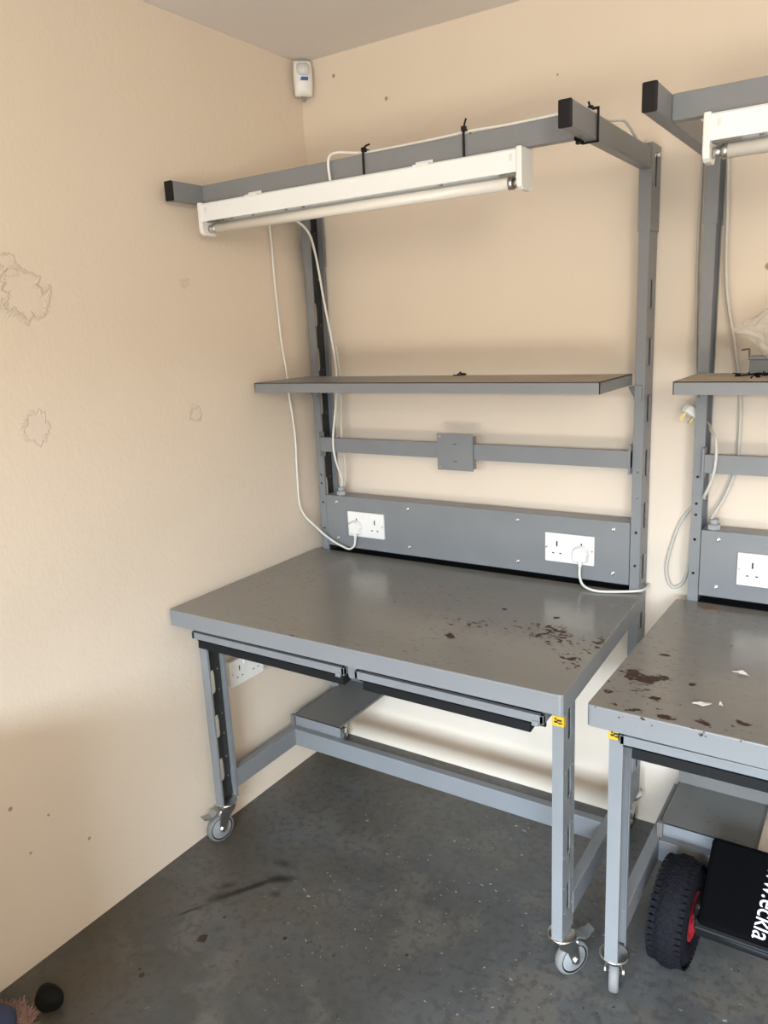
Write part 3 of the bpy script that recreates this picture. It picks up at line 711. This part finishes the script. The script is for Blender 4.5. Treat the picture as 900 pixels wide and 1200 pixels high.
# paint flakes
M_flake=plain('flake_white',(.70,.68,.64),.6,noise=.1,scale=90)
def flake(x,y,z,s,seed,label):
    r=random.Random(seed); n=9; vs=[(x,y,z+.0025)]
    ang=r.uniform(0,3)
    for i in range(n):
        a=2*math.pi*i/n; q=s*r.uniform(.35,1.0); u=q*math.cos(a)*1.5; v=q*math.sin(a)*.6
        vs.append((x+u*math.cos(ang)-v*math.sin(ang),y+u*math.sin(ang)+v*math.cos(ang),z+r.uniform(.0008,.006)))
    g=G(); g.add(vs,[[0,1+i,1+(i+1)%n] for i in range(n)])
    return tag(g.build('paint_flake',M_flake,solid=.0006),label,'debris','paint flakes on the rusty worktop')
zT=.7682
flake(1.417,-.686,zT,.017,1,'white paint flake on the rusted worktop, the middle one nearest the front edge')
flake(1.466,-.507,zT,.015,2,'pale paint flake lying furthest back on the rusted worktop')
flake(1.455,-.672,zT,.008,5,'tiniest white paint flake, right of the two larger ones')
for f_ in [(.690,-.605,1,),]: pass
# clump on top of the corner bench's shelf
g=G(); rnd=random.Random(4)
for i in range(22):
    x=.612+rnd.gauss(0,.009); y=-.11+rnd.gauss(0,.006); a=rnd.uniform(0,6.28); 
    g.cyl((x,y,1.3705+rnd.uniform(0,.006)),(x+.008*math.cos(a),y+.008*math.sin(a),1.371+rnd.uniform(.0,.011)),.0022,.001,n=6)
for i in range(6): g.box((.585+.004*i,-.115,1.370),(.588+.004*i,-.110,1.3735))
tag(g.build('dead_leaf_clump',plain('dark_leaf',(.035,.022,.014),.8)),'small dark clump of debris on the back of the corner bench shelf','debris')
# second bench: box with lid, plastic bag, debris, wire hook
g=G(); g.box((1.392,-.15,1.3705),(1.492,-.095,1.404),0,.002); bx=g.build('small_box',plain('slate_card',(.17,.18,.19),.6)); tag(bx,'small slate grey box under the clear bag on the second shelf','box')
g=G(); g.box((1.388,-.152,1.404),(1.495,-.093,1.412),0,.0015); g.build('lid',M_steel,bx)
g=G(); g.tube([(1.366,-.105,1.425),(1.382,-.105,1.427),(1.384,-.105,1.424),(1.384,-.105,1.408),(1.387,-.11,1.4065)],.0022,8,sub=3); g.build('wire_clip',plain('brown_wire',(.16,.11,.06),.5),bx)
def bag():
    k=NT('clear_film'); k.b.inputs['Base Color'].default_value=(.80,.77,.70,1); k.b.inputs['Roughness'].default_value=.22
    k.b.inputs['Transmission Weight'].default_value=.0; k.b.inputs['IOR'].default_value=1.2; k.b.inputs['Alpha'].default_value=.38
    p=k.coord(); nd=k.n('ShaderNodeBump'); nd.inputs['Strength'].default_value=.8; nd.inputs['Distance'].default_value=.006
    k.l(k.noise(p,26,5,.6,1.2),nd.inputs['Height']); k.l(nd.outputs[0],k.b.inputs['Normal'])
    bm=bmesh.new(); bmesh.ops.create_icosphere(bm,subdivisions=5,radius=1)
    from mathutils import noise as mn
    for v in bm.verts:
        n=v.co.copy(); q=mn.noise(n*2.3+Vector((3,1,2)))*.30+mn.noise(n*6+Vector((7,3,1)))*.13+abs(mn.noise(n*3.1))*.2
        s=1+q
        v.co=Vector((n.x*.082*s,n.y*.055*s,n.z*.058*s))
        # pointed corner reaching left
        if n.x<-.35: 
            t=(-.35-n.x)/.65; v.co.x-=.022*t; v.co.z=v.co.z*(1-.85*t)+.010*t; v.co.y*=(1-.6*t)
    g=G(); g.bm(bm,0,True,Matrix.Translation((1.462,-.135,1.466)))
    return tag(g.build('plastic_bag',k.m),'crumpled clear plastic bag heaped on the small box at the right edge','bag')
bag()
g=G(); rnd=random.Random(9)
for i in range(26):
    x=1.43+rnd.gauss(0,.022); y=-.20+rnd.gauss(0,.03); a=rnd.uniform(0,6.28); L=rnd.uniform(.006,.02)
    g.cyl((x,y,1.3715+rnd.uniform(0,.006)),(x+L*math.cos(a),y+L*math.sin(a)*.6,1.372+rnd.uniform(0,.008)),.0022,.001,n=6)
g.tube([(1.375,-.23,1.373),(1.40,-.215,1.374),(1.42,-.20,1.377)],.002,6)
tag(g.build('black_debris',M_blackcloth),'black shreds of debris on the second bench shelf beneath the plastic bag','debris')

# pale brochure edge on tray: warm coloured card at the right of the low tray
# ------------------------------------------------------------------ folding beach cart under the second bench
CT=thing('folded_cart','black folded cart with balloon tyre and white lettering under the second bench','cart',(1.36,-.50,0))
inv=Matrix.Translation(CT.location).inverted()
M_tyre=None
k=NT('knobbly_tyre'); p=k.coord(); k.out(k.mix(k.noise(p,120,3),(.005,.005,.007),(.016,.016,.020)),.65,0.0,k.noise(p,150,3),.9,.004); M_tyre=k.m
M_red=plain('red_rim',(.42,.006,.022),.35)
M_cartblack=plain('cart_fabric',(.003,.003,.0035),.8)
M_cartdark=plain('cart_plastic',(.012,.013,.014),.42)
R0=.128; cw=(1.357,-.492,R0)
A=Matrix.Translation(cw)@Matrix.Rotation(R_(-3),4,'Z')@Matrix.Rotation(R_(90),4,'Y')
g=G(); prof=[]
for i in range(25):
    a=-math.pi*.86+2*math.pi*.86*i/24; prof.append((R0-.044+.044*math.cos(a),.043*math.sin(a)))
g.lathe(prof,56,0,A)
# tread blocks
for i in range(48):
    for row,(off,rr,h) in enumerate(((-.030,R0-.0085,.011),(0,R0-.001,.013),(.030,R0-.0085,.011))):
        a=2*math.pi*(i+.5*(row%2))/48
        c_=Vector((math.cos(a)*rr,math.sin(a)*rr,off)); t=Vector((-math.sin(a),math.cos(a),0)); n_=Vector((math.cos(a),math.sin(a),0)); zz=Vector((0,0,1))
        vs=[A@(c_+t*sx*.0055+zz*sz*h*.8+n_*sn*.0013) for sn in (-1,1) for sx,sz in ((-1,-1),(1,-1),(1,1),(-1,1))]
        g.add(vs,[[0,1,2,3],[4,5,6,7],[0,1,5,4],[1,2,6,5],[2,3,7,6],[3,0,4,7]])
wh=g.build('wheel',M_tyre,CT)
g=G()
for s in (-1,1): g.lathe([(.054,.030*s),(.058,.037*s),(.050,.038*s),(.044,.022*s),(.022,.018*s),(.020,.034*s),(0,.036*s)],40,0,A)
g.build('rim',M_red,wh)
g=G(); g.cyl((1.36,-.492,R0),(1.98,-.51,R0),.008,n=14); g.build('axle',M_zinc,CT)
lowspec(M_cartblack,.02); lowspec(M_cartdark,.1); lowspec(M_tyre,.05); lowspec(M_blackcloth,.1)
# body: slab leaning back, lettering on its front
by0,bz0=-.55,.185; by1,bz1=-.405,.297
x0,x1=1.408,2.10
d_=Vector((0,by1-by0,bz1-bz0)).normalized(); nrm=Vector((0,-d_.z,d_.y))
g=G()
def slabp(g,xa,xb,u0,u1,n0,n1,mi=0):
    vs=[Vector((xx,by0,bz0))+d_*u+nrm*n for xx in (xa,xb) for u,n in ((u0,n0),(u1,n0),(u1,n1),(u0,n1))]
    g.add(vs,[[0,1,2,3],[4,5,6,7],[0,1,5,4],[1,2,6,5],[2,3,7,6],[3,0,4,7]],mi)
LU=(Vector((0,by1,bz1))-Vector((0,by0,bz0))).length
slabp(g,x0+.004,x1,-.020,LU,-.055,0)
g.build('seat_panel',M_cartblack,CT,bevel=.010)
g=G(); slabp(g,x0-.002,x1+.02,-.030,-.008,-.075,-.008)
for f_ in (0,.5,1): slabp(g,x0+.03+.3*f_,x0+.05+.3*f_,-.02,.16,-.062,-.054)
g.build('frame',M_cartdark,CT,bevel=.006)
g=G(); g.tube([(x0+.03,-.53,.175),(x0+.045,-.548,.158),(x0+.07,-.555,.152),(x0+.18,-.556,.148),(x0+.40,-.556,.144),(x0+.60,-.556,.140)],.012,10); g.build('handle_tube',M_cartdark,CT)
g=G(); g.box((x0-.008,-.53,.12),(x0+.02,-.46,.19),0,.008); g.build('wheel_bracket',M_cartdark,CT)
# lettering, reading downwards
cu=bpy.data.curves.new('lettering','FONT'); cu.body='www.eckla'; cu.size=.058; cu.extrude=.0006; cu.align_x='LEFT'
tmp=bpy.data.objects.new('lettering_tmp',cu); COL.objects.link(tmp)
bpy.context.view_layer.update()
me=bpy.data.meshes.new_from_object(tmp); bpy.data.objects.remove(tmp)
lt=bpy.data.objects.new('lettering',me); COL.objects.link(lt); me.materials.append(plain('white_print',(.85,.86,.86),.5))
TXT=(.9967,.081); TX=1.525; TU=-.010
for v in me.vertices: v.co.x*=.75
LT_LEN=max(v.co.x for v in me.vertices)
X_=Vector((1,0,0)); ca,sa=TXT; ex=(-d_*ca-X_*sa); ey=(X_*ca-d_*sa)     # text runs down the slab, tops of letters point right
org=Vector((TX,by0,bz0))+d_*TU-ex*LT_LEN+nrm*.0018
lt.matrix_world=Matrix((( ex.x,ey.x,nrm.x,org.x),(ex.y,ey.y,nrm.y,org.y),(ex.z,ey.z,nrm.z,org.z),(0,0,0,1)))
lt.parent=CT
for o in [o for o in bpy.data.objects if o.parent==CT]: o.matrix_parent_inverse=inv
# ------------------------------------------------------------------ shaggy thing at the bottom-left corner
k=NT('pink_shag'); p=k.coord(); k.out(k.mix(k.noise(p,90,3),(.20,.10,.08),(.62,.42,.36)),.9); M_shag=k.m
SH=thing('shaggy_bag','navy blue bundle with a pink-brown shaggy fringe on the floor at bottom left','bag',(.035,-1.46,0))
inv=Matrix.Translation(SH.location).inverted()
def dome(cx,cy,rx_,ry_,h,x): return h*math.sqrt(max(0,1-x*x))
bm=bmesh.new(); bmesh.ops.create_icosphere(bm,subdivisions=4,radius=1)
for v in bm.verts:
    n=v.co; v.co=Vector((.105+n.x*.058,-1.500+n.y*.062,max(.0,.030+n.z*.036)))
g=G(); g.bm(bm,0,True); g.build('blue_bundle',plain('navy_cloth',(.045,.058,.13),.7),SH)
g=G(); rnd=random.Random(2)
for i in range(1300):
    a=rnd.uniform(-1.1,2.6); rr=rnd.uniform(.98,1.42); h=.002+.05*max(0,1.12-rr)
    x=.105+.060*rr*math.cos(a); y=-1.500+.066*rr*math.sin(a)
    if x<.004: continue
    dx,dy,dz=rnd.gauss(0,.009),rnd.gauss(0,.009),rnd.uniform(.004,.016)
    g.cyl((x,y,h),(max(.002,x+dx),y+dy,h+dz),.0015,.0006,n=5,caps=False)
fr=g.build('shaggy_fringe',M_shag,SH); fr['kind']='stuff'
cu=bpy.data.curves.new('lt','FONT'); cu.body='0'; cu.size=.022; cu.extrude=.0008
tmp=bpy.data.objects.new('lt',cu); COL.objects.link(tmp); bpy.context.view_layer.update(); me=bpy.data.meshes.new_from_object(tmp); bpy.data.objects.remove(tmp)
l2=bpy.data.objects.new('pale_print',me); COL.objects.link(l2); me.materials.append(plain('pale_thread',(.6,.6,.6),.7)); l2.parent=SH
l2.matrix_world=Matrix.Translation((.124,-1.486,.0655))@Euler((R_(-18),R_(16),R_(65))).to_matrix().to_4x4()
for o in [o for o in bpy.data.objects if o.parent==SH]: o.matrix_parent_inverse=inv

# box added out of view by the left wall to shade its foot
cb=thing('shade_box','brown box added out of view to shade the foot of the left wall','box',(.24,-2.15,0))
inv=Matrix.Translation(cb.location).inverted()
mk=plain('cardboard',(.36,.25,.15),.8)
g=G(); g.box((.02,-2.50,0),(.50,-1.80,.80),0,.004); g.build('shade_box_body',mk,cb)
g=G(); g.box((.02,-2.18,.800),(.50,-2.13,.802)); g.build('shade_box_tape',plain('brown_tape',(.30,.19,.10),.3),cb)
for o in [o for o in bpy.data.objects if o.parent==cb]: o.matrix_parent_inverse=inv
